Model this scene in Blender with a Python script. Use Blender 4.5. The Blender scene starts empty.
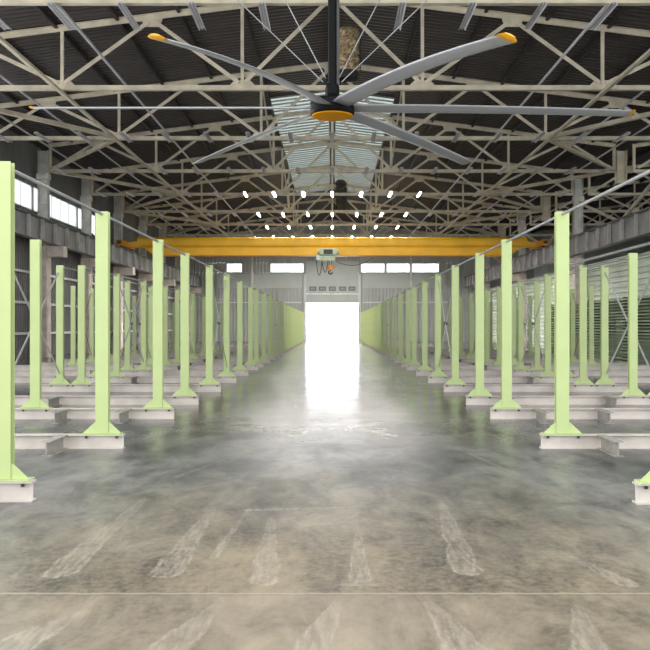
import bpy, math, random
from mathutils import Vector, Matrix
random.seed(7)
scene = bpy.context.scene
COL = scene.collection
PI = math.pi

# ------------------------------------------------------------------ mesh builder
class MB:
    def __init__(s):
        s.v, s.f = [], []
    def add(s, vs, fs):
        b = len(s.v)
        s.v += [tuple(v) for v in vs]
        s.f += [tuple(b + i for i in f) for f in fs]
        return s
    def box(s, x0, x1, y0, y1, z0, z1):
        vs = [(x, y, z) for z in (z0, z1) for y in (y0, y1) for x in (x0, x1)]
        return s.add(vs, [(0, 2, 3, 1), (4, 5, 7, 6), (0, 1, 5, 4), (2, 6, 7, 3), (0, 4, 6, 2), (1, 3, 7, 5)])
    def cbox(s, x0, x1, y0, y1, z0, z1, c):
        # box with its vertical-profile edges chamfered along its longest axis
        d = (x1 - x0, y1 - y0, z1 - z0)
        ax = d.index(max(d))
        o = [a for a in range(3) if a != ax]
        lo, hi = (x0, y0, z0), (x1, y1, z1)
        a0, a1, b0, b1 = lo[o[0]], hi[o[0]], lo[o[1]], hi[o[1]]
        prof = [(a0 + c, b0), (a1 - c, b0), (a1, b0 + c), (a1, b1 - c), (a1 - c, b1), (a0 + c, b1), (a0, b1 - c), (a0, b0 + c)]
        vs = []
        for t in (lo[ax], hi[ax]):
            for p, q in prof:
                w = [0, 0, 0]; w[ax] = t; w[o[0]] = p; w[o[1]] = q
                vs.append(w)
        n = 8
        fs = [tuple(range(n))[::-1], tuple(range(n, 2 * n))] + [(i, (i + 1) % n, n + (i + 1) % n, n + i) for i in range(n)]
        return s.add(vs, fs)
    def bar(s, p, q, w, h, up=(0, 0, 1)):
        p, q = Vector(p), Vector(q)
        d = (q - p).normalized()
        u = Vector(up)
        a = d.cross(u)
        if a.length < 1e-4:
            a = d.cross(Vector((0, 1, 0)))
        a.normalize()
        b = a.cross(d)
        a *= w / 2; b *= h / 2
        vs = [p - a - b, p + a - b, p + a + b, p - a + b, q - a - b, q + a - b, q + a + b, q - a + b]
        return s.add(vs, [(0, 3, 2, 1), (4, 5, 6, 7), (0, 1, 5, 4), (1, 2, 6, 5), (2, 3, 7, 6), (3, 0, 4, 7)])
    def angle(s, p, q, w, t=.02, up=(0, 0, 1), flip=1):
        # double-angle (T) section bar
        p, q = Vector(p), Vector(q)
        d = (q - p).normalized(); u = Vector(up)
        a = d.cross(u); a.normalize(); b = a.cross(d)
        s.bar(p - b * (w / 2 - t / 2) * flip, q - b * (w / 2 - t / 2) * flip, w, t, up)
        s.bar(p + b * t / 2 * flip, q + b * t / 2 * flip, t * 1.6, w - t, up)
        return s
    def tube(s, pts, r, n=8, cap=True):
        pts = [Vector(p) for p in pts]
        rings = []
        for i, p in enumerate(pts):
            d = (pts[min(i + 1, len(pts) - 1)] - pts[max(i - 1, 0)]).normalized()
            a = d.cross(Vector((0, 0, 1)))
            if a.length < 1e-3:
                a = d.cross(Vector((0, 1, 0)))
            a.normalize(); b = a.cross(d)
            rr = r[i] if isinstance(r, (list, tuple)) else r
            rings.append([p + (a * math.cos(2 * PI * k / n) + b * math.sin(2 * PI * k / n)) * rr for k in range(n)])
        vs = [v for g in rings for v in g]
        fs = []
        for i in range(len(pts) - 1):
            for k in range(n):
                fs.append((i * n + k, i * n + (k + 1) % n, (i + 1) * n + (k + 1) % n, (i + 1) * n + k))
        if cap:
            fs += [tuple(range(n))[::-1], tuple(range((len(pts) - 1) * n, len(pts) * n))]
        return s.add(vs, fs)
    def lathe(s, prof, n=32, c=(0, 0, 0)):
        vs, fs = [], []
        for r, z in prof:
            for k in range(n):
                a = 2 * PI * k / n
                vs.append((c[0] + r * math.cos(a), c[1] + r * math.sin(a), c[2] + z))
        for i in range(len(prof) - 1):
            for k in range(n):
                fs.append((i * n + k, i * n + (k + 1) % n, (i + 1) * n + (k + 1) % n, (i + 1) * n + k))
        return s.add(vs, fs)
    def prism(s, poly, axis, t0, t1):
        # polygon of 2-D points extruded along axis (0 x: pts are (y,z); 1 y: pts are (x,z); 2 z: pts are (x,y))
        n = len(poly); vs = []
        for t in (t0, t1):
            for a, b in poly:
                vs.append({0: (t, a, b), 1: (a, t, b), 2: (a, b, t)}[axis])
        return s.add(vs, [tuple(range(n))[::-1], tuple(range(n, 2 * n))] + [(i, (i + 1) % n, n + (i + 1) % n, n + i) for i in range(n)])
    def mesh(s, name, mat, smooth=False):
        me = bpy.data.meshes.new(name)
        me.from_pydata(s.v, [], s.f)
        me.update()
        import bmesh
        bm = bmesh.new(); bm.from_mesh(me)
        bmesh.ops.recalc_face_normals(bm, faces=bm.faces)
        bm.to_mesh(me); bm.free()
        if mat: me.materials.append(mat)
        if smooth:
            for p in me.polygons: p.use_smooth = True
        return me
    def build(s, name, mat, parent=None, smooth=False, loc=None):
        o = bpy.data.objects.new(name, s.mesh(name, mat, smooth))
        COL.objects.link(o)
        if parent is not None: o.parent = parent
        if loc is not None: o.location = loc
        return o

def empty(name, loc=(0, 0, 0), rz=0):
    o = bpy.data.objects.new(name, None)
    COL.objects.link(o); o.location = loc; o.rotation_euler = (0, 0, rz)
    o.empty_display_size = .2
    return o

def tag(o, label=None, cat=None, group=None, kind=None):
    if label: o['label'] = label
    if cat: o['category'] = cat
    if group: o['group'] = group
    if kind: o['kind'] = kind
    return o

def dup(root, loc=None):
    def cp(o, parent):
        c = o.copy(); COL.objects.link(c)
        if parent is not None: c.parent = parent
        for ch in [x for x in KIDS.get(o.name, [])]:
            cp(ch, c)
        return c
    c = cp(root, None)
    if loc is not None: c.location = loc
    return c
KIDS = {}
def note(root):
    # remember a prototype's tree, for copying
    def walk(o):
        KIDS[o.name] = [c for c in bpy.data.objects if c.parent == o]
        for c in KIDS[o.name]: walk(c)
    walk(root)

ORD = ['first', 'second', 'third', 'fourth', 'fifth', 'sixth', 'seventh', 'eighth', 'ninth', 'tenth', 'eleventh', 'twelfth', 'thirteenth',
       'fourteenth', 'fifteenth', 'sixteenth', 'seventeenth', 'eighteenth', 'nineteenth', 'twentieth', 'twenty-first', 'twenty-second', 'twenty-third', 'twenty-fourth', 'twenty-fifth', 'twenty-sixth']

# ------------------------------------------------------------------ materials
def mat(name, col, rough=.6, metal=0, var=.12, scale=6, bump=0, spec=.5, emit=None, estr=0, stretch=None, col2=None):
    m = bpy.data.materials.new(name); m.use_nodes = True
    nt = m.node_tree; b = nt.nodes['Principled BSDF']
    b.inputs['Roughness'].default_value = rough
    b.inputs['Metallic'].default_value = metal
    b.inputs['Specular IOR Level'].default_value = spec
    tc = nt.nodes.new('ShaderNodeTexCoord')
    src = tc.outputs['Object']
    if stretch:
        mp = nt.nodes.new('ShaderNodeMapping'); mp.inputs['Scale'].default_value = stretch
        nt.links.new(src, mp.inputs['Vector']); src = mp.outputs['Vector']
    nz = nt.nodes.new('ShaderNodeTexNoise'); nz.inputs['Scale'].default_value = scale; nz.inputs['Detail'].default_value = 5
    nt.links.new(src, nz.inputs['Vector'])
    mx = nt.nodes.new('ShaderNodeMix'); mx.data_type = 'RGBA'
    c2 = col2 or tuple(c * (1 - var) for c in col); c1 = tuple(min(1, c * (1 + var * .6)) for c in col)
    mx.inputs['A'].default_value = (*c1, 1); mx.inputs['B'].default_value = (*c2, 1)
    rp = nt.nodes.new('ShaderNodeMapRange'); rp.inputs['From Min'].default_value = .35; rp.inputs['From Max'].default_value = .68
    nt.links.new(nz.outputs['Fac'], rp.inputs['Value'])
    nt.links.new(rp.outputs['Result'], mx.inputs['Factor'])
    nt.links.new(mx.outputs['Result'], b.inputs['Base Color'])
    if bump:
        bp = nt.nodes.new('ShaderNodeBump'); bp.inputs['Strength'].default_value = bump; bp.inputs['Distance'].default_value = .01
        nt.links.new(nz.outputs['Fac'], bp.inputs['Height']); nt.links.new(bp.outputs['Normal'], b.inputs['Normal'])
    if emit:
        b.inputs['Emission Color'].default_value = (*emit, 1); b.inputs['Emission Strength'].default_value = estr
    return m

def translucent(name, col, glossy=.06):
    m = bpy.data.materials.new(name); m.use_nodes = True
    nt = m.node_tree
    for n in list(nt.nodes): nt.nodes.remove(n)
    out = nt.nodes.new('ShaderNodeOutputMaterial')
    tr = nt.nodes.new('ShaderNodeBsdfTranslucent')
    df = nt.nodes.new('ShaderNodeBsdfDiffuse')
    a = nt.nodes.new('ShaderNodeMixShader'); a.inputs[0].default_value = .35
    gl = nt.nodes.new('ShaderNodeBsdfGlossy'); gl.inputs['Roughness'].default_value = .3
    b = nt.nodes.new('ShaderNodeMixShader'); b.inputs[0].default_value = glossy
    tc = nt.nodes.new('ShaderNodeTexCoord'); nz = nt.nodes.new('ShaderNodeTexNoise'); nz.inputs['Scale'].default_value = 1.5
    mx = nt.nodes.new('ShaderNodeMix'); mx.data_type = 'RGBA'
    mx.inputs['A'].default_value = (*col, 1); mx.inputs['B'].default_value = (*[c * .86 for c in col], 1)
    nt.links.new(tc.outputs['Object'], nz.inputs['Vector']); nt.links.new(nz.outputs['Fac'], mx.inputs['Factor'])
    nt.links.new(mx.outputs['Result'], tr.inputs['Color']); nt.links.new(mx.outputs['Result'], df.inputs['Color'])
    nt.links.new(tr.outputs[0], a.inputs[1]); nt.links.new(df.outputs[0], a.inputs[2])
    nt.links.new(a.outputs[0], b.inputs[1]); nt.links.new(gl.outputs[0], b.inputs[2])
    nt.links.new(b.outputs[0], out.inputs['Surface'])
    return m

M = {}
M['green'] = mat('pale_green_paint', (.52, .62, .275), .38, var=.06, scale=3)
M['beam'] = mat('offwhite_beam_paint', (.62, .56, .50), .5, var=.14, scale=4)
M['stub'] = mat('grey_beige_steel', (.34, .32, .28), .6, var=.2, scale=9)
M['truss'] = mat('beige_truss_paint', (.72, .64, .49), .55, var=.2, scale=2.2)
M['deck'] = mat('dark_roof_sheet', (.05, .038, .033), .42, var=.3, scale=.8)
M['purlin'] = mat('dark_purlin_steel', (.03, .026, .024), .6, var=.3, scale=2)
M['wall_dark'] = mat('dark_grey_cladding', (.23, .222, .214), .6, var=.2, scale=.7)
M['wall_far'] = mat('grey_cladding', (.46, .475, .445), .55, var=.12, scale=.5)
M['wall_green'] = mat('pale_green_cladding', (.74, .80, .68), .45, var=.15, scale=.8)
M['panel'] = mat('light_grey_panel', (.52, .545, .505), .45, var=.06, scale=1)
M['steel'] = mat('grey_steel', (.30, .31, .31), .5, metal=.2, var=.2, scale=3)
M['rod'] = mat('galvanised_rod', (.55, .55, .55), .4, metal=.1, var=.15, scale=5)
M['tie'] = mat('tie_pipe_grey', (.36, .36, .355), .5, var=.15, scale=5)
M['runway'] = mat('runway_grey_paint', (.26, .26, .258), .5, var=.25, scale=1.2)
M['stiff'] = mat('runway_stiffener_paint', (.66, .63, .60), .55, var=.2, scale=2)
M['concrete'] = mat('beige_concrete', (.86, .75, .66), .85, var=.2, scale=3, bump=.3)
M['upcol'] = mat('grey_column_paint', (.72, .71, .65), .55, var=.2, scale=2)
M['yellow'] = mat('crane_yellow_paint', (.95, .52, .02), .42, var=.1, scale=1.2)
M['orange'] = mat('orange_paint', (.86, .33, .006), .4, var=.08, scale=3)
M['hoistgreen'] = mat('hoist_pale_green', (.48, .55, .38), .5, var=.2, scale=5)
M['disc'] = mat('hub_disc_orange', (.80, .33, .006), .6, var=.04, spec=.1)
M['black'] = mat('satin_black', (.003, .003, .003), .5, var=.2, scale=6, spec=.12)
M['dark'] = mat('dark_iron', (.035, .033, .03), .5, var=.3, scale=12)
M['blade'] = mat('blade_grey', (.42, .425, .44), .4, var=.06, scale=2, stretch=(.3, 8, 8))
M['tip'] = mat('yellow_tip', (.85, .40, .02), .4, var=.05)
M['housing'] = mat('lamp_housing', (.72, .70, .73), .4, metal=0, var=.1)
M['tubelamp'] = mat('lamp_tube', (.9, .9, .9), .4, emit=(1, .97, .93), estr=760.0, var=.02)
M['tubeoff'] = mat('unlit_lamp_tube', (.75, .74, .76), .35, var=.03)
M['white'] = mat('white_frame', (.72, .73, .72), .5, var=.06)
M['duct'] = mat('crumpled_duct_foil', (.55, .42, .25), .4, metal=.5, var=.6, scale=14, bump=.9)
M['stack'] = mat('stacked_pale_green_sheet', (.42, .52, .32), .5, var=.25, scale=3)
M['rust'] = mat('ochre_brace_paint', (.42, .30, .14), .6, var=.3, scale=4)
M['cable'] = mat('black_cable', (.02, .02, .02), .5)
M['pane'] = translucent('frosted_window', (.93, .95, .95))
M['sky_sheet'] = translucent('translucent_roof_sheet', (.31, .34, .31), .03)
M['yard'] = mat('bright_yard_concrete', (.75, .75, .73), .8, var=.08, scale=.4)

# polished concrete floor
def floor_material():
    m = bpy.data.materials.new('polished_concrete'); m.use_nodes = True
    nt = m.node_tree; N = nt.nodes; L = nt.links
    b = N['Principled BSDF']
    tc = N.new('ShaderNodeTexCoord')
    def noise(scale, detail=6, stretch=(1, 1, 1), rough=.55, dist=0.0):
        mp = N.new('ShaderNodeMapping'); mp.inputs['Scale'].default_value = stretch
        L.new(tc.outputs['Object'], mp.inputs['Vector'])
        n = N.new('ShaderNodeTexNoise'); n.inputs['Scale'].default_value = scale; n.inputs['Detail'].default_value = detail
        n.inputs['Roughness'].default_value = rough; n.inputs['Distortion'].default_value = dist
        L.new(mp.outputs['Vector'], n.inputs['Vector'])
        return n.outputs['Fac']
    def rng(v, a, bb, c=0., d=1.):
        r = N.new('ShaderNodeMapRange'); r.inputs['From Min'].default_value = a; r.inputs['From Max'].default_value = bb
        r.inputs['To Min'].default_value = c; r.inputs['To Max'].default_value = d
        L.new(v, r.inputs['Value']); return r.outputs['Result']
    def mix(f, a, c):
        x = N.new('ShaderNodeMix'); x.data_type = 'RGBA'
        if isinstance(f, float): x.inputs['Factor'].default_value = f
        else: L.new(f, x.inputs['Factor'])
        for k, v in (('A', a), ('B', c)):
            if isinstance(v, tuple): x.inputs[k].default_value = (*v, 1)
            else: L.new(v, x.inputs[k])
        return x.outputs['Result']
    def math_(op, a, c=None, clamp=False):
        x = N.new('ShaderNodeMath'); x.operation = op; x.use_clamp = clamp
        for i, v in enumerate((a, c)):
            if v is None: continue
            if isinstance(v, (int, float)): x.inputs[i].default_value = v
            else: L.new(v, x.inputs[i])
        return x.outputs[0]
    sep = N.new('ShaderNodeSeparateXYZ'); L.new(tc.outputs['Object'], sep.inputs[0])
    X, Y = sep.outputs['X'], sep.outputs['Y']
    big = noise(.8, 8, (1, .6, 1), rough=.6, dist=.5)
    mid = noise(5.0, 8, (1, .5, 1), dist=.4, rough=.68)
    fine = noise(22, 6, rough=.7)
    drag = noise(3.2, 6, (1, .22, 1), dist=.5)
    smear = noise(2.4, 9, (1.25, .55, 1), rough=.72, dist=.9)
    v = math_('ADD', math_('ADD', math_('MULTIPLY', big, .40), math_('MULTIPLY', smear, .34)), math_('ADD', math_('MULTIPLY', mid, .20), math_('MULTIPLY', fine, .09)))
    lo = mix(rng(v, .41, .535), (.035, .036, .038), (.15, .15, .145))
    base = mix(rng(v, .52, .64), lo, (.30, .285, .255))
    base = mix(math_('MULTIPLY', rng(drag, .48, .76), .4), base, (.28, .265, .23))
    # older, warmer slab in front of the joint, and the worn strip beyond it
    wob = math_('MULTIPLY', math_('SUBTRACT', noise(1.2, 6), .5), 3.2)
    yw = math_('ADD', math_('ADD', Y, wob), math_('MULTIPLY', math_('ABSOLUTE', math_('SUBTRACT', X, -.1)), .9))
    warm = rng(yw, 4.8, 8.2, .95, 0.)
    wcol = mix(rng(v, .44, .58), (.062, .052, .038), (.27, .215, .135))
    wcol = mix(math_('MULTIPLY', rng(fine, .4, .7), .5), wcol, (.30, .26, .20))
    base = mix(warm, base, wcol)
    front = rng(Y, 3.855, 3.865, 1., 0.)
    fr_col = mix(rng(v, .44, .58), (.115, .095, .066), (.32, .262, .185))
    fr_col = mix(math_('MULTIPLY', rng(fine, .42, .66), .5), fr_col, (.22, .19, .15))
    base = mix(front, base, fr_col)
    # pale drag scars, broad where the load was set down and thinning away
    scars = [(-.81, 4.2, -.79, 5.75, .085), (-.32, 4.08, -.38, 5.4, .075), (-1.33, 4.2, -1.31, 6.0, .09), (.13, 4.1, .15, 5.0, .06), (.66, 4.25, .74, 5.9, .085), (1.38, 4.02, 1.22, 4.6, .055),
             (.06, 4.02, .26, 4.0, .03), (-1.2, 3.25, -1.05, 3.62, .10), (-.62, 3.15, -.5, 3.7, .10), (-.1, 3.1, 0.02, 3.75, .09), (.5, 3.2, .42, 3.75, .09), (.95, 3.15, 1.05, 3.7, .08),
             (-.55, 5.65, .55, 5.8, .03), (1.3, 8.2, 1.75, 5.5, .016), (-1.25, 6.9, -1.0, 7.7, .03), (-.62, 4.5, -.55, 5.7, .025)]
    acc = None
    edge = math_('SUBTRACT', noise(7, 8, (1, .6, 1), rough=.75), .5)
    for x0, y0, x1, y1, w in scars:
        dx, dy = x1 - x0, y1 - y0; ll = dx * dx + dy * dy
        px = math_('SUBTRACT', X, x0); py = math_('SUBTRACT', Y, y0)
        t = math_('DIVIDE', math_('ADD', math_('MULTIPLY', px, dx), math_('MULTIPLY', py, dy)), ll, True)
        ex = math_('SUBTRACT', px, math_('MULTIPLY', t, dx)); ey = math_('SUBTRACT', py, math_('MULTIPLY', t, dy))
        dd = math_('SQRT', math_('ADD', math_('MULTIPLY', ex, ex), math_('MULTIPLY', ey, ey)))
        wid = math_('MULTIPLY', math_('SUBTRACT', 1.0, math_('MULTIPLY', t, .72)), w)
        q = math_('ADD', math_('DIVIDE', dd, wid), math_('MULTIPLY', edge, 1.7))
        body = rng(q, .55, 1.0, .55, 0.); rim = rng(math_('ABSOLUTE', math_('SUBTRACT', q, .8)), .05, .25, .8, 0.)
        k = math_('MULTIPLY', math_('MAXIMUM', body, rim), math_('SUBTRACT', 1.0, math_('MULTIPLY', t, .5)))
        acc = k if acc is None else math_('MAXIMUM', acc, k)
    base = mix(math_('MULTIPLY', acc, rng(noise(16, 7, (2.2, .35, 1), rough=.75), .42, .6, .12, .95)), base, (.42, .37, .30))
    # slab joints
    def line(at, w, n):
        d = math_('ABSOLUTE', math_('SUBTRACT', math_('ADD', Y, math_('MULTIPLY', math_('SUBTRACT', noise(14, 4), .5), n)), at))
        return rng(d, w * .5, w, 1., 0.)
    base = mix(math_('MULTIPLY', line(3.88, .014, .03), .7), base, (.36, .31, .23))
    base = mix(math_('MULTIPLY', line(3.86, .006, .012), .45), base, (.10, .085, .06))
    base = mix(math_('MULTIPLY', line(22.5, .05, .02), .8), base, (.05, .05, .05))
    base = mix(math_('MULTIPLY', line(41.0, .05, .02), .7), base, (.06, .06, .06))
    L.new(base, b.inputs['Base Color'])
    r = rng(noise(1.1, 7, dist=.5), .3, .7, .12, .23)
    r2 = math_('ADD', r, math_('MULTIPLY', rng(fine, .35, .7), .03))
    r3 = math_('ADD', r2, math_('MULTIPLY', rng(Y, 4.0, 13.0, 1., 0.), .28))
    L.new(r3, b.inputs['Roughness'])
    b.inputs['Specular IOR Level'].default_value = .5
    bp = N.new('ShaderNodeBump'); bp.inputs['Strength'].default_value = .0; bp.inputs['Distance'].default_value = .001
    L.new(mid, bp.inputs['Height']); L.new(bp.outputs['Normal'], b.inputs['Normal'])
    return m
M['floor'] = floor_material()

# ------------------------------------------------------------------ setting
YB, YF = -5.0, 72.0          # open end behind the camera, far wall
YR, YW = 8.4, 26.0           # where the roof and the side walls begin (nearer parts left out to let daylight in)
XW = 12.0
XN = 35.2                     # outer wall of the second nave, beyond the right-hand columns
tag(MB().box(-XW, XN + .1, YB, YF + .2, -.2, 0).build('floor', M['floor']), kind='structure')
tag(MB().box(-40, 40, YF + .2, YF + 60, -.25, -.02).build('ground', M['yard']), kind='structure')

def corr(mb, a0, a1, z0, z1, fixed, axis, period=.25, depth=.035, sgn=1):
    """trapezoidal sheet with upright ribs; axis 'y': runs along y at x = fixed; 'x': runs along x at y = fixed"""
    n = max(1, round((a1 - a0) / period)); p = (a1 - a0) / n
    pts = []
    for i in range(n):
        s = a0 + i * p
        pts += [(s, 0), (s + p * .5, 0), (s + p * .6, depth), (s + p * .9, depth)]
    pts.append((a1, 0))
    vs = []
    for z in (z0, z1):
        for a, d in pts:
            vs.append((fixed + d * sgn, a, z) if axis == 'y' else (a, fixed + d * sgn, z))
    k = len(pts)
    mb.add(vs, [(i, i + 1, k + i + 1, k + i) for i in range(k - 1)])

def ribbed(mb, y0, y1, z0, z1, x, period, depth, sgn):
    """sheet with ribs running along y"""
    n = max(1, round((z1 - z0) / period)); p = (z1 - z0) / n
    prof = []
    for i in range(n):
        s = z0 + i * p
        prof += [(s, 0), (s + p * .55, 0), (s + p * .65, depth), (s + p * .9, depth)]
    prof.append((z1, 0))
    vs = [(x + d * sgn, y, z) for y in (y0, y1) for z, d in prof]
    k = len(prof)
    mb.add(vs, [(i, i + 1, k + i + 1, k + i) for i in range(k - 1)])

TRUSS_Y = [16.5 + 6 * k for k in range(10)]
WZ0, WZ1 = 5.85, 6.85
# left wall, with high windows between the columns
bays = [(26.1, 28.45)] + [(TRUSS_Y[k] + .05, TRUSS_Y[k] + 5.95) for k in range(2, 4)] + [(TRUSS_Y[4] + .05, TRUSS_Y[4] + 3.0)]  # first bay lies out of view, added for more daylight
mb = MB()
corr(mb, YW, YF, 0, WZ0, -XW, 'y')
corr(mb, YW, YF, WZ1, 8.75, -XW, 'y')
edges = [YW] + [e for b_ in bays for e in b_] + [YF]
for i in range(0, len(edges), 2):
    corr(mb, edges[i], edges[i + 1], WZ0, WZ1, -XW, 'y')
mb.box(-XW - .12, -XW - .1, YW, YF, 0, WZ0); mb.box(-XW - .12, -XW - .1, YW, YF, WZ1, 8.75)
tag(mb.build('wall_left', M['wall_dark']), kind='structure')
wn = 1
for a, c in bays:
    w = tag(empty('window_%d' % wn, (-XW, (a + c) / 2, WZ0)), kind='structure'); wn += 1
    h = (c - a) / 2; H = WZ1 - WZ0
    f = MB()
    f.box(-.05, -.01, -h, -h + .04, 0, H).box(-.05, -.01, h - .04, h, 0, H).box(-.05, -.01, -h, h, 0, .05).box(-.05, -.01, -h, h, H - .05, H)
    n = max(2, round(2 * h / 1.3))
    for j in range(1, n):
        y = -h + 2 * h * j / n
        f.box(-.031, -.018, y - .02, y + .02, .05, H - .05)
    f.build('window_frame', M['white'], w)
    MB().box(-.04, -.032, -h + .04, h - .04, .06, H - .06).build('window_pane', M['pane'], w)
# right: partition of pale cladding with level ribs between the columns, low strip window on it; the roof goes on over a second nave
RW = (43.5, 51.0, 4.05, 4.75)
mb = MB()
corr(mb, YW, YF, 0, 8.75, XN, 'y', sgn=-1)
mb.box(XN + .1, XN + .12, YW, YF, 0, 8.75)
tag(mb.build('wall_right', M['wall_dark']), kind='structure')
mb = MB(); ribbed(mb, YW, YF, 0, 4.05, XW - .03, .22, .08, -1); mb.box(XW + .05, XW + .07, YW, YF, 0, 4.05)
tag(mb.build('wall_right_cladding', M['wall_green']), kind='structure')
w = tag(empty('window_%d' % wn, (XW, (RW[0] + RW[1]) / 2, RW[2])), kind='structure'); wn += 1
h = (RW[1] - RW[0]) / 2; H = RW[3] - RW[2]
f = MB().box(-.05, .05, -h, -h + .06, 0, H).box(-.05, .05, h - .06, h, 0, H).box(-.05, .05, -h, h, 0, .06).box(-.05, .05, -h, h, H - .06, H)
for j in range(1, 5): f.box(-.02, .03, -h + 2 * h * j / 5 - .02, -h + 2 * h * j / 5 + .02, .06, H - .06)
f.build('window_frame', M['white'], w)
MB().box(.02, .028, -h + .06, h - .06, .06, H - .06).build('window_pane', M['pane'], w)

# far wall with doorway and high windows
DX, DH, DT = 2.17, 3.2, 5.6
FZ0, FZ1 = 5.72, 6.55
far_win = [(-8.86, -7.5), (-5.2, -2.35), (2.35, 4.4), (4.5, 6.5), (6.62, 8.95)]
mb = MB()
corr(mb, -XW, -DX, 0, DT, YF, 'x', .3, .04, -1); corr(mb, DX, XW, 0, DT, YF, 'x', .3, .04, -1)
corr(mb, -XW, XW, DT, FZ0, YF, 'x', .3, .04, -1)
xs = [-XW] + [e for w_ in far_win for e in w_] + [XW]
for i in range(0, len(xs), 2): corr(mb, xs[i], xs[i + 1], FZ0, FZ1, YF, 'x', .3, .04, -1)
corr(mb, -XW, XW, FZ1, 8.6, YF, 'x', .3, .04, -1)
mb.prism([(-XW, 8.6), (XW, 8.6), (0, 10.15)], 1, YF, YF + .05)
mb.box(XW, XN, YF, YF + .05, 0, 8.6); mb.prism([(XW, 8.6), (XN, 8.6), (24.0, 10.15)], 1, YF, YF + .05)
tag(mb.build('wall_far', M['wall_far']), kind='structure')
for x0, x1 in far_win:
    w = tag(empty('window_%d' % wn, ((x0 + x1) / 2, YF, FZ0)), kind='structure'); wn += 1
    h = (x1 - x0) / 2; H = FZ1 - FZ0
    f = MB().box(-h, -h + .06, -.06, .06, 0, H).box(h - .06, h, -.06, .06, 0, H).box(-h, h, -.06, .06, 0, .06).box(-h, h, -.06, .06, H - .06, H)
    n = 2 if h > .8 else 1
    for j in range(1, n): f.box(-.02, .02, -.03, .03, .06, H - .06)
    f.build('window_frame', M['white'], w)
    MB().box(-h + .06, h - .06, .02, .028, .06, H - .06).build('window_pane', M['pane'], w)
# smooth grey band below the windows on each side of the door, pale girt
k_ = 1
for x0, x1 in ((-9.6, -2.55), (2.55, 9.6)):
    tag(MB().prism([(YF - .1, 4.45), (YF - .05, 4.45), (YF - .05, 5.6), (YF - .07, 5.6)], 0, x0, x1).build('trim_%d' % k_, M['panel']), kind='structure'); k_ += 1
    tag(MB().box(x0, x1, YF - .13, YF - .05, 3.2, 3.3).build('trim_%d' % k_, M['white']), kind='structure'); k_ += 1
# sectional door, half raised
d = tag(empty('door_1', (0, YF - .14, 0)), kind='structure')
f = MB()
f.box(-DX - .2, -DX, -.06, .1, 0, DT).box(DX, DX + .2, -.06, .1, 0, DT)
f.build('door_frame', M['white'], d)
for i, (z0, z1) in enumerate(((3.2, 3.955), (3.96, 4.755), (4.76, 5.095), (5.1, 5.635), (5.64, 6.255), (6.26, 6.7))):
    s = MB()
    zz = 4.18
    if i == 1:
        wins = [-1.62, -.83, 0, .86, 1.64]
        prev = -DX
        for c in wins:
            s.box(prev, c - .22, -.02, .03, z0, z1); s.box(c - .22, c + .22, -.02, .03, z0, z0 + .33); s.box(c - .22, c + .22, -.02, .03, z1 - .25, z1)
            prev = c + .22
        s.box(prev, DX, -.02, .03, z0, z1)
        p = s.build('door_panel', M['panel'], d)
        for c in wins:
            g = MB(); a, b2 = z0 + .33, z1 - .25
            g.box(c - .22, c + .22, -.035, -.02, a - .06, a).box(c - .22, c + .22, -.035, -.02, b2, b2 + .06).box(c - .28, c - .22, -.035, -.02, a - .06, b2 + .06).box(c + .22, c + .28, -.035, -.02, a - .06, b2 + .06)
            g.build('pane_frame', M['dark'], p)
            MB().box(c - .22, c + .22, 0, .01, a, b2).build('window_pane', M['sky_sheet'], p)
    else:
        s.box(-DX, DX, -.02, .03, z0, z1)
        s.build('door_panel', M['panel'], d)
MB().box(-DX - .05, DX + .05, .06, .09, 4.76, 6.7).build('door_backing', M['panel'], d)
# girts on the side wall
for z in (.9, 2.1, 3.3):
    tag(MB().box(-XW + .06, -XW + .14, YW, YF - .2, z, z + .1).build('trim_%d' % k_, M['white']), kind='structure'); k_ += 1

# roof deck: ribs run down the slope
SL = .127
RZ = 10.02
def deck(mb, y0, y1, xr, sides=(-1, 1), period=.25, depth=.065, x0=0.):
    n = round((y1 - y0) / period); p = (y1 - y0) / n
    pts = []
    for i in range(n):
        s = y0 + i * p
        pts += [(s, 0), (s + p * .30, 0), (s + p * .42, depth), (s + p * .88, depth)]
    pts.append((y1, 0))
    for sg in sides:
        vs = [(sg * x, y, RZ + dz - SL * x) for x in (x0, xr) for y, dz in pts]
        k = len(pts)
        mb.add(vs, [(i, i + 1, k + i + 1, k + i) for i in range(k - 1)])
SK0, SK1, SKX = 32.0, 55.0, 2.35
mb = MB()
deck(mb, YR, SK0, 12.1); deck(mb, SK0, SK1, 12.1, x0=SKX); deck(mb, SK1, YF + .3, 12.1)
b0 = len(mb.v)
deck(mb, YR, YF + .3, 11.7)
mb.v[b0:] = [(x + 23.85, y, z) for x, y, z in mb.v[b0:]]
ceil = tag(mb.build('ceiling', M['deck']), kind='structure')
mb = MB(); deck(mb, SK0, SK1, SKX)
sk = tag(mb.build('ceiling_skylight', M['sky_sheet']), kind='structure')
mb = MB()
y = SK0; n_ = 0
while y <= SK1:
    w_ = .034 if n_ % 4 else .07
    for sg in (-1, 1):
        mb.bar((0, y, RZ - .035), (sg * SKX, y, RZ - .035 - SL * SKX), w_, .05)
    y += .5; n_ += 1
mb.build('rib_shade_bar_grating', M['steel'], sk)  # thin bars added to imitate the sheet's rib shading, wider ones as framing

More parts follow.
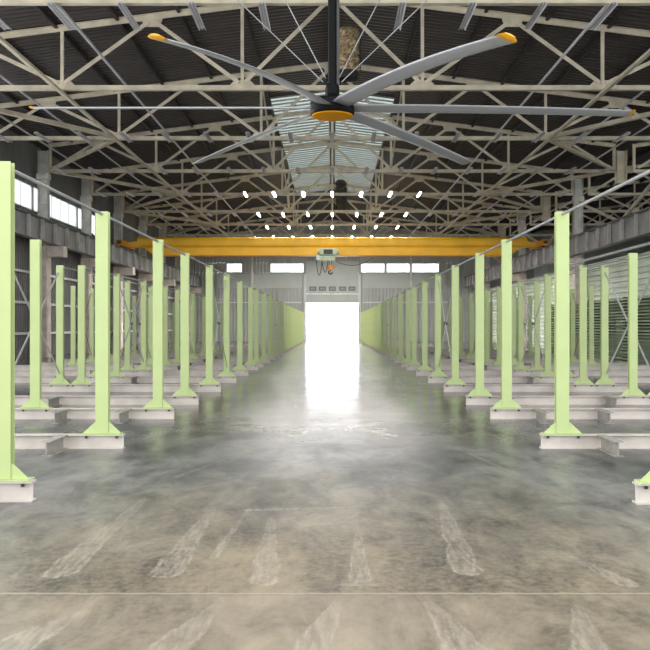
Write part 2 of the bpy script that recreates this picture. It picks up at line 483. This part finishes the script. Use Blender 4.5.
# ------------------------------------------------------------------ columns
def column(y, sx, k):
    short = sx > 0 and k % 2 == 1      # every other truss on the right is carried by the lengthwise bracing
    side = 'left' if sx < 0 else 'right'
    c = empty('steel_column', (sx * 11.55, y, 0))
    if short:
        c.location.z = 6.95
        tag(c, 'short beige steel hanger under the %s roof truss on the right, between two columns' % ORD[k], 'hanger', 'short hangers on the right')
        u = MB().box(-.2, -.18, -.15, .15, 0, 1.3).box(.18, .2, -.15, .15, 0, 1.3).box(-.18, .18, -.012, .012, 0, 1.3)
        u.build('hanger_shaft', M['truss'], c)
        MB().box(-.24, .24, -.18, .18, -.03, -.001).build('foot_plate', M['truss'], c)
        return c
    tag(c, 'beige concrete column with grey steel top against the %s wall, under the %s roof truss' % (side, ORD[k]), 'column', 'columns along the %s wall' % side)
    s = sx
    MB().cbox(-.22, .22, -.26, .26, 0, 4.42, .04).build('concrete_shaft', M['concrete'], c)
    x0, x1 = sorted((-s * .221, -s * .86))
    MB().box(x0, x1, -.27, .27, 4.0, 4.42).build('corbel', M['concrete'], c)
    u = MB()
    u.box(-.2, -.18, -.15, .15, 4.43, 8.25).box(.18, .2, -.15, .15, 4.43, 8.25).box(-.18, .18, -.012, .012, 4.43, 8.25)
    for z in (5.2, 6.1, 7.0, 7.7): u.box(-.18, .18, -.14, -.012, z, z + .02)
    u.build('upper_shaft', M['upcol'], c)
    MB().box(-.24, .24, -.18, .18, 7.1, 7.32).build('splice_plate', M['upcol'], c)
    return c
for k, y in enumerate(TRUSS_Y):
    for sx in (-1, 1):
        if y < 22: continue
        column(y, sx, k)
for k in range(1, 9):
    a, b_ = TRUSS_Y[k], TRUSS_Y[k + 1]
    za, zb = (5.5, 7.0) if k % 2 else (7.0, 5.5)
    tag(MB().angle((11.55, a + .32, za), (11.55, b_ - .32, zb), .13, .025, up=(1, 0, 0)).build('runway_brace', M['truss']),
        'slanting beige brace above the right runway between the %s and %s trusses' % (ORD[k], ORD[k + 1]), 'brace', 'slanting braces above the right runway')

# far-wall posts
for i, (x, lab) in enumerate(((-6.7, 'grey steel wall post left of the far door, between its two high windows'), (6.56, 'grey steel wall post on the far wall right of the doorway, splitting the windows'))):
    t = tag(MB().box(x - .08, x + .08, YF - .22, YF - .06, 0, 9.0).build('wall_post', M['upcol']), lab, 'post')

# ------------------------------------------------------------------ trusses
TZ = 7.44
top = lambda x: 2.45 - SL * abs(x)
def make_truss():
    r = empty('roof_truss', (0, TRUSS_Y[0], TZ))
    T = M['truss']
    MB().box(-11.34, 11.34, -.07, .07, -.065, -.045).box(-11.34, 11.34, -.035, .035, -.045, .065).build('bottom_chord', T, r)
    for s in (-1, 1):
        MB().angle((s * .02, 0, top(0)), (s * 11.34, 0, top(11.34)), .15, .025, flip=-1).build('top_chord', T, r)
        nodes_b = [2.35, 7.05, 11.2]; nodes_t = [0, 4.7, 9.4]
        for b_, t_ in ((2.35, 0), (2.35, 4.7), (7.05, 4.7), (7.05, 9.4), (11.2, 9.4)):
            p = Vector((s * b_, 0, .07)); q = Vector((s * t_, 0, top(t_) - .08))
            dirn = (q - p).normalized()
            MB().angle(p + dirn * .1, q - dirn * .1, .10, .025, up=(0, 1, 0)).build('diagonal', T, r)
        for b_ in (2.35, 7.05):
            MB().bar((s * b_, 0, .07), (s * b_, 0, top(b_) - .07), .085, .06).build('vertical', T, r)
        MB().bar((s * 11.28, 0, .07), (s * 11.28, 0, top(11.28) - .07), .1, .1).build('vertical', T, r)
        for b_ in (2.35, 7.05):
            MB().prism([(s * b_ - .32, -.06), (s * b_ + .32, -.06), (s * b_ + .32, .08), (s * b_ + .2, .2), (s * b_ - .2, .2), (s * b_ - .32, .08)], 1, -.012, .012).build('gusset', T, r)
        for t_ in (4.7, 9.4):
            z = top(t_); dz = SL * .3
            MB().prism([(s * (t_ - .3), z + dz), (s * (t_ + .3), z - dz), (s * (t_ + .2), z - .26), (s * (t_ - .2), z - .26)], 1, -.012, .012).build('gusset', T, r)
    MB().bar((0, 0, .07), (0, 0, top(0) - .1), .085, .06).build('vertical', T, r)
    MB().prism([(-.35, 2.40), (0, 2.45), (.35, 2.40), (.2, 2.16), (-.2, 2.16)], 1, -.012, .012).build('gusset', T, r)
    return r
tr = make_truss(); note(tr)
for k, y in enumerate(TRUSS_Y):
    o = tr if k == 0 else dup(tr, (0, y, TZ))
    where = {0: 'of all, just above the lamps nearest the fan', 9: 'just in front of the far wall'}.get(k, 'counted from the front')
    tag(o, 'beige roof truss spanning the hall, %s %s' % (ORD[k], where), 'truss', 'roof trusses')

for k, y in enumerate(TRUSS_Y):
    if not 1 <= k <= 7: continue
    o = dup(tr, (23.35, y, TZ))
    tag(o, 'beige truss of the neighbouring nave right of the columns, in line with the %s truss' % ORD[k], 'truss', 'trusses of the neighbouring nave')
for j, x in enumerate((13.2, 15.0, 16.6)):
    z = RZ - SL * (23.85 - x)
    tag(MB().box(x - .04, x + .04, YR + .3, YF - .3, z - .125, z - .008).build('roof_purlin', M['purlin']), 'dark purlin over the neighbouring nave, %s beyond the right columns' % ORD[j], 'purlin', 'roof purlins of the neighbouring nave')
# purlins under the deck
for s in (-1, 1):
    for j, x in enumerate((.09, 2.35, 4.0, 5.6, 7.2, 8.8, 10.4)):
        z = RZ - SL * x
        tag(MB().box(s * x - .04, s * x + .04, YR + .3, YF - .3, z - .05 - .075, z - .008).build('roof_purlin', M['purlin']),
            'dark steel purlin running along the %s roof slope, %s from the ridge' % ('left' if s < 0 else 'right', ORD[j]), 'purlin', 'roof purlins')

# longitudinal ties, bracing and conduits
for s in (-1, 1):
    sd = 'left' if s < 0 else 'right'
    tag(MB().angle((s * 7.05, TRUSS_Y[0] - .3, TZ - .12), (s * 7.05, TRUSS_Y[-1] + .3, TZ - .12), .1, .025).build('longitudinal_tie', M['truss']),
        'long beige strut running under the trusses lengthwise in the %s half of the roof' % sd, 'strut', 'lengthwise roof struts')
    for j, x in enumerate((5.45, 8.45, 10.05)):
        tag(MB().tube([(s * x, TRUSS_Y[0] - .4, TZ + .155), (s * x, TRUSS_Y[-1] + .4, TZ + .155)], .032, 8).build('conduit', M['housing']),
            'pale conduit pipe lying lengthwise on the trusses, %s from the middle on the %s' % (ORD[j], sd), 'pipe', 'conduits on the trusses')
    for k in range(0, 9):
        a, b_ = TRUSS_Y[k], TRUSS_Y[k + 1]
        if k % 2 == 0: p, q = (s * 7.2, a + .18, TZ + .025), (s * 11.2, b_ - .22, TZ + .025)
        else: p, q = (s * 11.2, a + .22, TZ + .025), (s * 7.2, b_ - .18, TZ + .025)
        tag(MB().angle(p, q, .14, .025).build('plan_brace', M['truss']),
            'slanting beige roof brace along the %s eaves between the %s and %s trusses' % (sd, ORD[k], ORD[k + 1]), 'brace', 'slanting eaves braces')
    for k in (2, 4, 6):
        a, b_ = TRUSS_Y[k], TRUSS_Y[k + 1]
        t = empty('cross_brace', (s * 2.35, (a + b_) / 2, TZ))
        tag(t, 'upright crossed roof brace %s of the ridge between the %s and %s trusses' % (sd, ORD[k], ORD[k + 1]), 'brace', 'upright roof cross braces')
        MB().bar((0, -2.9, 2.0), (0, 2.9, .12), .09, .05, up=(1, 0, 0)).build('diagonal', M['truss'], t)
        MB().bar((.06, -2.9, .12), (.06, 2.9, 2.0), .09, .05, up=(1, 0, 0)).build('diagonal', M['truss'], t)

# ------------------------------------------------------------------ lamps
def make_lamp(tm):
    r = empty('hanging_light', (0, 0, 0))
    h = MB().prism([(-.05, .05), (.05, .05), (.075, .0), (.065, .0), (.042, .04), (-.042, .04), (-.065, 0), (-.075, 0)], 1, -.72, .72)
    h.box(-.02, .02, -.3, -.26, .05, .065).box(-.02, .02, .26, .3, .05, .065)
    h.build('lamp_housing', M['housing'], r)
    MB().tube([(0, -.70, .024), (0, .70, .024)], .012, 10).build('lamp_tube', M[tm], r)
    return r
lamp_off = make_lamp('tubeoff'); note(lamp_off); lamp_on = make_lamp('tubelamp'); note(lamp_on); fresh = {True, False}
rows = [(17.05, 0), (27.9, 2), (33.9, 3), (39.9, 4), (47.1, 5), (53.1, 6), (59.1, 7), (65.1, 8)]  # last row added to light the far end
for ri, (y, tk) in enumerate(rows):
    for k in range(-8, 9):
        if ri == 0 and abs(k) > 5: continue
        x = k * 1.335
        on = ri >= 3 and abs(k) <= 3
        src = lamp_on if on else lamp_off
        o = src if on in fresh else dup(src)
        fresh.discard(on)
        o.location = (x, y, TZ - .13)
        side = 'at the ridge line' if k == 0 else '%s to the %s of the ridge line' % (ORD[abs(k) - 1], 'left' if k < 0 else 'right')
        tag(o, 'slim batten light under the %s truss, %s' % (ORD[tk], side), 'light', 'batten lights under the %s truss' % ORD[tk])

# ------------------------------------------------------------------ crane runways
for s in (-1, 1):
    sd = 'left' if s < 0 else 'right'
    r = tag(empty('crane_runway', (s * 11.0, 0, 4.44)), 'long grey ribbed crane runway girder on the corbels along the %s wall' % sd, 'girder', 'crane runway girders')
    y0, y1 = 20.0, 71.5
    b = MB().box(-.15, .15, y0, y1, 0, .02).box(-.17, .17, y0, y1, .83, .85).box(-.008, .008, y0, y1, .02, .83)
    b.build('girder_body', M['runway'], r)
    y = y0 + .5
    i = 0
    while y < y1:
        f = MB().box(*( sorted((-s * .14, -s * .009))), y - .02, y + .02, .02, .83)
        f.build('stiffener', M['stiff'], r)
        y += 1.5
    MB().box(-.04, .04, y0, y1, .852, .92).build('crane_rail', M['dark'], r)

# ------------------------------------------------------------------ bridge crane
CY = 46.0
c = tag(empty('bridge_crane', (0, CY, 5.0)), 'long yellow overhead travelling crane spanning the hall in front of the far wall', 'crane')
# upper rounded girder
def rounded(z0, z1, y0, y1, n=8):
    pts = []
    ry, rz = (y1 - y0) / 2, (z1 - z0) / 2
    cy, cz = (y0 + y1) / 2, (z0 + z1) / 2
    for i in range(4 * n):
        a = 2 * PI * i / (4 * n)
        ca, sa = math.cos(a), math.sin(a)
        pts.append((cy + ry * math.copysign(abs(ca) ** .6, ca), cz + rz * math.copysign(abs(sa) ** .6, sa)))
    return pts
MB().prism(rounded(.42, .98, -.30, .30), 0, -10.35, 10.35).build('upper_girder', M['yellow'], c, smooth=False)
g = MB()
g.prism([(-10.0, .42), (10.0, .42), (9.5, .02), (-9.5, .02)], 1, -.36, .28)
g.build('lower_girder', M['yellow'], c)
MB().box(-9.5, 9.5, -.42, .34, -.02, .018).build('bottom_flange', M['orange'], c)
for s in (-1, 1):
    e = MB().cbox(s * 11.0 - .16, s * 11.0 + .16, -1.5, 1.5, .42, .72, .03)
    et = e.build('end_carriage', M['orange'], c)
    MB().prism([(s * 10.3, .45), (s * 10.3, .75), (s * 10.85, .68), (s * 10.85, .45)], 1, -.28, .28).build('end_bracket', M['yellow'], c)
    for yy in (-1.1, 1.1):
        MB().tube([(s * 11.0 - .05, yy, .505), (s * 11.0 + .05, yy, .505)], .14, 20).build('wheel', M['dark'], et)
    MB().box(s * 11.0 - .1, s * 11.0 + .1, -1.62, -1.5, .5, .66).build('buffer', M['dark'], et)

h = tag(empty('electric_hoist', (-.22, CY - .1, 4.98)), 'pale green electric hoist trolley hanging under the yellow crane girder', 'hoist')
b = MB().cbox(-.44, .44, -.62, -.36, -.02, .36, .05); b.build('motor_housing', M['hoistgreen'], h)
MB().box(-.24, .24, -.66, -.621, .06, .29).build('rope_drum', M['dark'], h)
for s in (-1, 1):
    MB().tube([(s * .44, -.5, .18), (s * .56, -.5, .18)], .14, 16).build('drum_cap', M['hoistgreen'], h)
MB().box(-.5, .36, -.6, .3, -.28, -.045).build('trolley_frame', M['hoistgreen'], h)
MB().box(-.62, -.46, -.68, -.61, -.26, .0).build('control_box', M['white'], h)
for x in (-.06, .06):
    MB().tube([(.12 + x, -.3, -.28), (.12 + x, -.3, -.52)], .012, 6).build('hoist_rope', M['cable'], h)
hb = MB().cbox(.0, .24, -.4, -.2, -.76, -.5, .05).box(-.1, .34, -.34, -.26, -.68, -.58).build('hook_block', M['orange'], h)
pts = [(.12 + .1 * math.sin(a) , -.3, -.9 - .1 * math.cos(a) + .02) for a in [(-2.4 + 4.2 * i / 12) for i in range(13)]]
MB().tube([(.12, -.3, -.76), (.12, -.3, -.82)] , .035, 8).build('hook_shank', M['dark'], hb)
MB().tube(pts, .035, 8).build('hook', M['dark'], hb)
for (x0, x1, dz) in ((-.62, -.32, -.78), (-.32, 0.0, -.62)):
    pp = []
    for i in range(17):
        t = i / 16
        pp.append((x0 + (x1 - x0) * t, -.5, -.28 + dz * math.sin(PI * t) ** .8))
    MB().tube(pp, .02, 6).build('looped_cable', M['cable'], h)
t = tag(MB().tube([(.2 + 2.0 * i / 12, CY - .62, 4.64 - .30 * math.sin(PI * i / 12) + .22 * i / 12) for i in range(13)], .014, 6).build('festoon_cable', M['cable']),
        'thin black cable drooping from the hoist towards the right', 'cable')

# ------------------------------------------------------------------ ceiling fan
FY, FZ = 10.3, 3.76
fan = tag(empty('industrial_fan', (0, FY, FZ)), 'huge six-blade ceiling fan with black hub, orange disc and grey blades', 'fan')
MB().lathe([(0, .16), (.10, .16), (.245, .145), (.262, .12), (.262, -.02), (.25, -.035), (0, -.035)], 48).build('hub', M['black'], fan, True)
MB().lathe([(0, -.05), (.225, -.05), (.242, -.045), (.248, -.036), (0, -.036)], 48).build('hub_disc', M['disc'], fan, True)
MB().tube([(0, 0, .16), (0, 0, RZ - FZ - .14)], .052, 20).build('down_rod', M['black'], fan)
MB().box(.052, .085, -.03, .03, .3, RZ - FZ - .2).build('cable_channel', M['dark'], fan)
mm = MB().lathe([(0, .34), (.07, .34), (.085, .30), (.085, .22), (.07, .18), (0, .18)], 16)
mm.build('rod_collar', M['black'], fan)
def make_blade(ang, droop):
    R0, R1 = .2, 3.55
    pitch = math.radians(13)
    prof = [(-.125, 0), (-.08, .014), (0, .022), (.08, .016), (.125, .004), (.08, -.006), (0, -.008), (-.08, -.006)]
    n = 14
    vs, fs = [], []
    m = len(prof)
    for i in range(n + 1):
        t = i / n
        r = R0 + (R1 - R0) * t
        ch = (.98 - .24 * t) if t > .02 else .8
        for a, bz in prof:
            yy = a * ch; zz = bz
            # near edge high on the blade that points right
            y2 = yy * math.cos(pitch) - zz * math.sin(pitch) * -1
            z2 = -yy * math.sin(pitch) + zz * math.cos(pitch)
            vs.append((r, y2, z2 + .05 - droop * t * t))
    for i in range(n):
        for k in range(m):
            fs.append((i * m + k, i * m + (k + 1) % m, (i + 1) * m + (k + 1) % m, (i + 1) * m + k))
    fs += [tuple(range(m))[::-1], tuple(range(n * m, n * m + m))]
    b = MB().add(vs, fs).build('blade', M['blade'], fan, True)
    b.rotation_euler = (0, 0, ang)
    tp = MB()
    last = vs[-m:]
    tv = [Vector(v) for v in last]
    c0 = sum(tv, Vector()) / m
    ring1 = [c0 + (v - c0) * 1.04 + Vector((.001, 0, 0)) for v in tv]
    ring2 = [c0 + (v - c0) * 1.0 + Vector((.035, 0, .004)) for v in tv]
    ring3 = [c0 + (v - c0) * .6 + Vector((.06, 0, .016)) for v in tv]
    tp.add([*ring1, *ring2, *ring3], [(i * m + k, i * m + (k + 1) % m, (i + 1) * m + (k + 1) % m, (i + 1) * m + k) for i in range(2) for k in range(m)] + [tuple(range(m))[::-1], tuple(range(2 * m, 3 * m))])
    tp.build('blade_tip', M['tip'], b)
    return b
R_ = math.radians
for a, dr in ((0, .06), (180, .0), (-66.5, .26), (-113.5, .26), (54.5, .10), (125.5, .10)):
    make_blade(R_(a), dr)
anch = [(-5.5, 10.3, 9.30), (5.5, 10.3, 9.30), (-2.6, 12.5, 9.65), (2.6, 12.5, 9.65)]
wl = ['steel guy wire of the fan running up steeply sideways to the left', 'steel guy wire of the fan running up sideways to the right',
      'thin guy wire of the fan running up and back on the left', 'thin guy wire of the fan running up and back on the right']
for a, l in zip(anch, wl):
    p = Vector((0, FY, FZ + .26)); q = Vector(a); d_ = (q - p).normalized()
    w = tag(MB().tube([p + d_ * (.11 / math.hypot(d_.x, d_.y)), q], .0065, 6).build('guy_wire', M['steel']), l, 'wire')

# ------------------------------------------------------------------ crumpled roof ducts
def duct(x, y, z0, z1, r, seed, lab, m):
    rnd = random.Random(seed)
    n, rows_ = 40, 44
    vs, fs = [], []
    ph = [rnd.uniform(0, 6.28) for _ in range(6)]
    for i in range(rows_ + 1):
        t = i / rows_
        z = z0 + (z1 - z0) * t
        ring = abs(math.sin(t * PI * 5)) ** .6
        for k in range(n):
            a = 2 * PI * k / n
            rr = r * (.76 + .24 * ring + .035 * math.sin(7 * a + ph[0] + 9 * t) + .03 * math.sin(13 * a + ph[1] - 23 * t) + rnd.uniform(-.05, .05))
            vs.append((rr * math.cos(a), rr * math.sin(a), z))
    for i in range(rows_):
        for k in range(n):
            fs.append((i * n + k, i * n + (k + 1) % n, (i + 1) * n + (k + 1) % n, (i + 1) * n + k))
    o = empty('roof_duct', (x, y, 0)); tag(o, lab, 'duct')
    MB().add(vs, fs).build('duct_hose', M[m], o)
    MB().lathe([(r * .9, z0 - .18), (r * .93, z0 - .18), (r * .93, z0 + .02), (r * .88, z0 + .02), (r * .88, z0 - .16)], 40).build('duct_mouth', M['dark'], o)
    MB().lathe([(0, z1 - .08), (r * .8, z1 - .08), (r * .8, z1 - .06), (0, z1 - .06)], 24).build('duct_damper', M['black'], o)
    for s in (-1, 1):
        MB().tube([(s * (r * 1.12), 0, z0 - .1), (s * (r * 1.12), 0, z1 + .1)], .012, 6).build('hanger_rod', M['dark'], o)
duct(.44, 24.0, 8.28, 9.5, .31, 3, 'crumpled golden flexible duct hanging under the roof just behind the fan rod', 'duct')
duct(.52, 50.0, 8.05, 9.7, .34, 5, 'dark flexible duct hanging far down the hall near the end of the skylight', 'dark')

# ------------------------------------------------------------------ racks
D = [5.90, 8.48, 11.2, 13.25, 15.9, 18.5, 21.15, 23.9, 25.75, 28.6, 31.3, 33.7, 36.5, 39.1, 41.5, 44.3, 46.6, 49.2, 51.8, 54.4, 57.0, 59.6, 62.2, 64.8, 67.2]
BH = .14
def make_post(full=True, h=2.2):
    r = empty('rack_post')
    hw, dp, tf = .063, .040, .008
    s = MB().box(-hw, hw, -dp, -dp + tf, .012, h).box(-hw, hw, dp - tf, dp, .012, h).box(-.004, .004, -dp + tf, dp - tf, .012, h)
    plate = MB().box(-.192, .192, -.068, .068, 0, .010)
    def gus(sg, mb):
        return mb.prism([(sg * (hw + .001), .011), (sg * .182, .011), (sg * .182, .018), (sg * (hw + .012), .118), (sg * (hw + .001), .118)], 1, -dp + .010, -dp + .020)
    if full:
        s.build('shaft', M['green'], r); plate.build('base_plate', M['green'], r)
        for sg in (-1, 1):
            gus(sg, MB()).build('gusset', M['green'], r)
            b = MB().tube([(sg * .150, -.051, -.014), (sg * .150, -.051, -.036)], .013, 6)
            b.build('bolt', M['dark'], r)
    else:
        s.build('shaft', M['green'], r); plate.build('base_plate', M['green'], r)
        g = MB()
        for sg in (-1, 1): gus(sg, MB()).build('gusset', M['green'], r)
    return r
post = make_post(True); note(post)
post_far = make_post(False); note(post_far)
used = {'n': False, 'f': False}
def put_post(x, y, label, group):
    near = y < 27
    key = 'n' if near else 'f'
    src = post if near else post_far
    if not used[key]: o = src; used[key] = True
    else: o = dup(src)
    o.location = (x, y + .065, BH)
    tag(o, label, 'post', group)
    return o

def i_beam(mb, x0, x1, y0, y1, z0, z1, tf=.012, tw=.012):
    ym = (y0 + y1) / 2
    mb.box(x0, x1, y0, y1, z0, z0 + tf); mb.box(x0, x1, y0, y1, z1 - tf, z1); mb.box(x0, x1, ym - tw / 2, ym + tw / 2, z0 + tf, z1 - tf)
    return mb
def put_beam(sx, y, i, stubs, xa=2.06, xb=5.5, label=None, group=None):
    r = empty('base_beam', (sx * xa, y, 0))
    L = xb - xa
    xs = sorted((0, sx * L))
    # channel with its pale web towards the front and the flanges running back
    mb = MB().box(xs[0], xs[1], .0, .105, BH - .012, BH).box(xs[0], xs[1], .0, .105, 0, .012).box(xs[0], xs[1], .03, .042, .012, BH - .012)
    mb.build('beam_body', M['beam'], r)
    for k_, xx in enumerate((.25, .65)):
        if xx < L: MB().box(sx * xx - .005, sx * xx + .005, .043, .10, .013, BH - .013).build('web_stiffener', M['beam'], r)
    for sxp in stubs:
        X = sx * (sxp - xa)
        m = MB().box(X - .045, X + .045, -.5, -.001, 0, .01).box(X - .045, X + .045, -.5, -.001, BH - .01, BH).box(X - .006, X + .006, -.5, -.001, .01, BH - .01)
        m.build('stub_bracket', M['stub'], r)
    tag(r, label, 'beam', group)
    return r

for sx in (-1, 1):
    sd = 'left' if sx < 0 else 'right'
    for i, y in enumerate(D):
        if sx > 0 and i == 0: y -= .08
        put_post(sx * 2.275, y, 'pale green steel rack post lining the %s side of the aisle, %s from the front' % (sd, ORD[i]), 'aisle posts on the %s' % sd)
        st = [2.65] if i < 2 else ([2.65, 3.45] if i == 2 else [2.65, 4.2])
        put_beam(sx, y, i, st if i < 14 else [], label='off-white steel base beam under the %s aisle post on the %s' % (ORD[i], sd), group='base beams on the %s' % sd)
    if sx < 0:
        put_post(-3.875, 11.2, 'pale green rack post standing alone behind the second left aisle post', None)
    bi = list(range(3, 13))
    for j, i in enumerate(bi):
        if sx < 0 and i == 3: continue
        for x, nm in ((4.64, 'front'), (5.04, 'back')):
            put_post(sx * x, D[i], 'pale green post in the paired row on the %s, %s line, %s along' % (sd, nm, ORD[j]), 'paired row posts on the %s' % sd)
    di = list(range(7, 14))
    for j, i in enumerate(di):
        put_post(sx * 7.2, D[i], 'pale green rack post in the outermost row near the %s wall, %s from the front' % (sd, ORD[j]), 'outermost posts on the %s' % sd)
    for j, i in enumerate(range(4, 15)):
        put_beam(sx, D[i], i, [], 5.95, 8.9, 'off-white base beam of the outer rack near the %s wall, %s from the front' % (sd, ORD[j]), 'outer base beams on the %s' % sd)

# tie pipes along the post tops, one per gap
def tie(x, ya, yb, z, r, label, group):
    return tag(MB().tube([(x, ya, z), (x, yb, z)], r, 10).build('tie_pipe', M['tie']), label, 'pipe', group)
for sx in (-1, 1):
    sd = 'left' if sx < 0 else 'right'
    for i in range(len(D) - 1):
        tie(sx * 2.275, D[i] + (.107 if i or sx < 0 else .03), D[i + 1] + .023, BH + 2.175, .014, 'thin grey tie pipe joining the %s and %s aisle posts on the %s' % (ORD[i], ORD[i + 1], sd), 'tie pipes over the %s aisle posts' % sd)
    for j, i in enumerate(range(3, 12)):
        if sx < 0 and i == 3: continue
        for x, nm in ((4.64, 'front'), (5.04, 'back')):
            tie(sx * x, D[i] + .107, D[i + 1] + .023, BH + 2.175, .014, 'tie pipe over the %s gap in the %s line of paired posts, %s' % (ORD[j], nm, sd), 'tie pipes over the paired posts on the %s' % sd)

# X braces in some gaps
def xbrace(x, ya, yb, label, group, m='rod', z0=.35, z1=2.2):
    t = empty('rack_brace', (x, (ya + yb) / 2 + .065, 0)); tag(t, label, 'brace', group)
    h = (yb - ya) / 2 - .075
    MB().bar((-.012, -h, z0), (-.012, h, z1), .045, .01, up=(1, 0, 0)).build('brace_bar', M[m], t)
    MB().bar((.012, -h, z1), (.012, h, z0), .045, .01, up=(1, 0, 0)).build('brace_bar', M[m], t)
    MB().tube([(-.03, 0, (z0 + z1) / 2), (.03, 0, (z0 + z1) / 2)], .03, 10).build('brace_bolt', M['dark'], t)
for sx in (-1, 1):
    sd = 'left' if sx < 0 else 'right'
    for i in (4, 11):
        xbrace(sx * 2.275, D[i], D[i + 1], 'crossed flat brace between the %s and %s aisle posts on the %s' % (ORD[i], ORD[i + 1], sd), 'braces along the %s aisle' % sd)
    for x, nm, ii in ((4.64, 'front', (5, 8)), (5.04, 'back', (3, 6, 9)), (7.2, 'outermost', (7, 10))):
        for i in ii:
            xbrace(sx * x, D[i], D[i + 1], 'crossed brace in the %s line of posts on the %s, beside the %s base beam' % (nm, sd, ORD[i]), 'braces in the inner racks on the %s' % sd,
                   'rust' if (nm == 'outermost' and i == 7) else 'rod')

tag(MB().tube([(10.6, 23.0, 3.99), (10.6, 39.0, 3.99)], .06, 12).build('runway_pipe', M['rod']), 'light grey pipe running under the right crane runway girder beside the corbels', 'pipe')  # floats beside the corbels

# stacked profiles by the right wall
for j in range(21):
    z = .002 + j * .105
    o = empty('steel_profile', (10.3, 24.0, z))
    tag(o, 'long pale green steel sheet in the stack beside the right wall, %s from the floor' % ORD[j], 'sheet', 'sheets stacked beside the right wall')
    w = .55 - .02 * (j % 3)
    n = 5; pts = []
    for k in range(n):
        a = -w + 2 * w * k / n; p = 2 * w / n
        pts += [(a, 0), (a + p * .5, 0), (a + p * .6, .05), (a + p * .9, .05)]
    pts += [(w, 0), (w, .012)] + [(a, b_ + .012) for a, b_ in reversed(pts)]
    MB().prism(pts, 1, 2.0 * ((j * 7) % 3) * .15, 16.0).build('sheet_body', M['stack'], o)
    for yy in (.9, 5.0, 9.0, 13.0, 15.2):
        MB().box(-w, w, yy - .06, yy + .06, .064, .104).build('timber_spacer', M['dark'], o)

# ------------------------------------------------------------------ light, camera, view
wd = bpy.data.worlds.new('World'); scene.world = wd; wd.use_nodes = True
bg = wd.node_tree.nodes['Background']
bg.inputs['Color'].default_value = (.94, .97, 1.0, 1)
wn_ = wd.node_tree
tcw = wn_.nodes.new('ShaderNodeTexCoord'); spw = wn_.nodes.new('ShaderNodeSeparateXYZ'); mrw = wn_.nodes.new('ShaderNodeMapRange')
# overcast sky, brightest around the hidden sun beyond the far door
mrw.interpolation_type = 'SMOOTHSTEP'
mrw.inputs['From Min'].default_value = .1; mrw.inputs['From Max'].default_value = 1.0
mrw.inputs['To Min'].default_value = 2.35; mrw.inputs['To Max'].default_value = 11.0
wn_.links.new(tcw.outputs['Generated'], spw.inputs[0]); wn_.links.new(spw.outputs['Y'], mrw.inputs['Value']); wn_.links.new(mrw.outputs['Result'], bg.inputs['Strength'])

cam = bpy.data.cameras.new('camera'); co = bpy.data.objects.new('camera', cam); COL.objects.link(co)
cam.sensor_width = 36; cam.lens = 862 / 650 * 36
cam.shift_x = -7.3 / 650; cam.shift_y = 2 / 650
cam.clip_start = .05; cam.clip_end = 400
co.location = (0, 0, 1.2); co.rotation_euler = (PI / 2, 0, 0)
scene.camera = co
scene.view_settings.view_transform = 'Standard'
scene.view_settings.look = 'None'
scene.view_settings.exposure = 0.0
scene.view_settings.gamma = 1
scene.view_settings.use_curve_mapping = False
scene.cycles.max_bounces = 10
scene.cycles.diffuse_bounces = 6
scene.cycles.use_denoising = True
scene.cycles.sample_clamp_indirect = 6
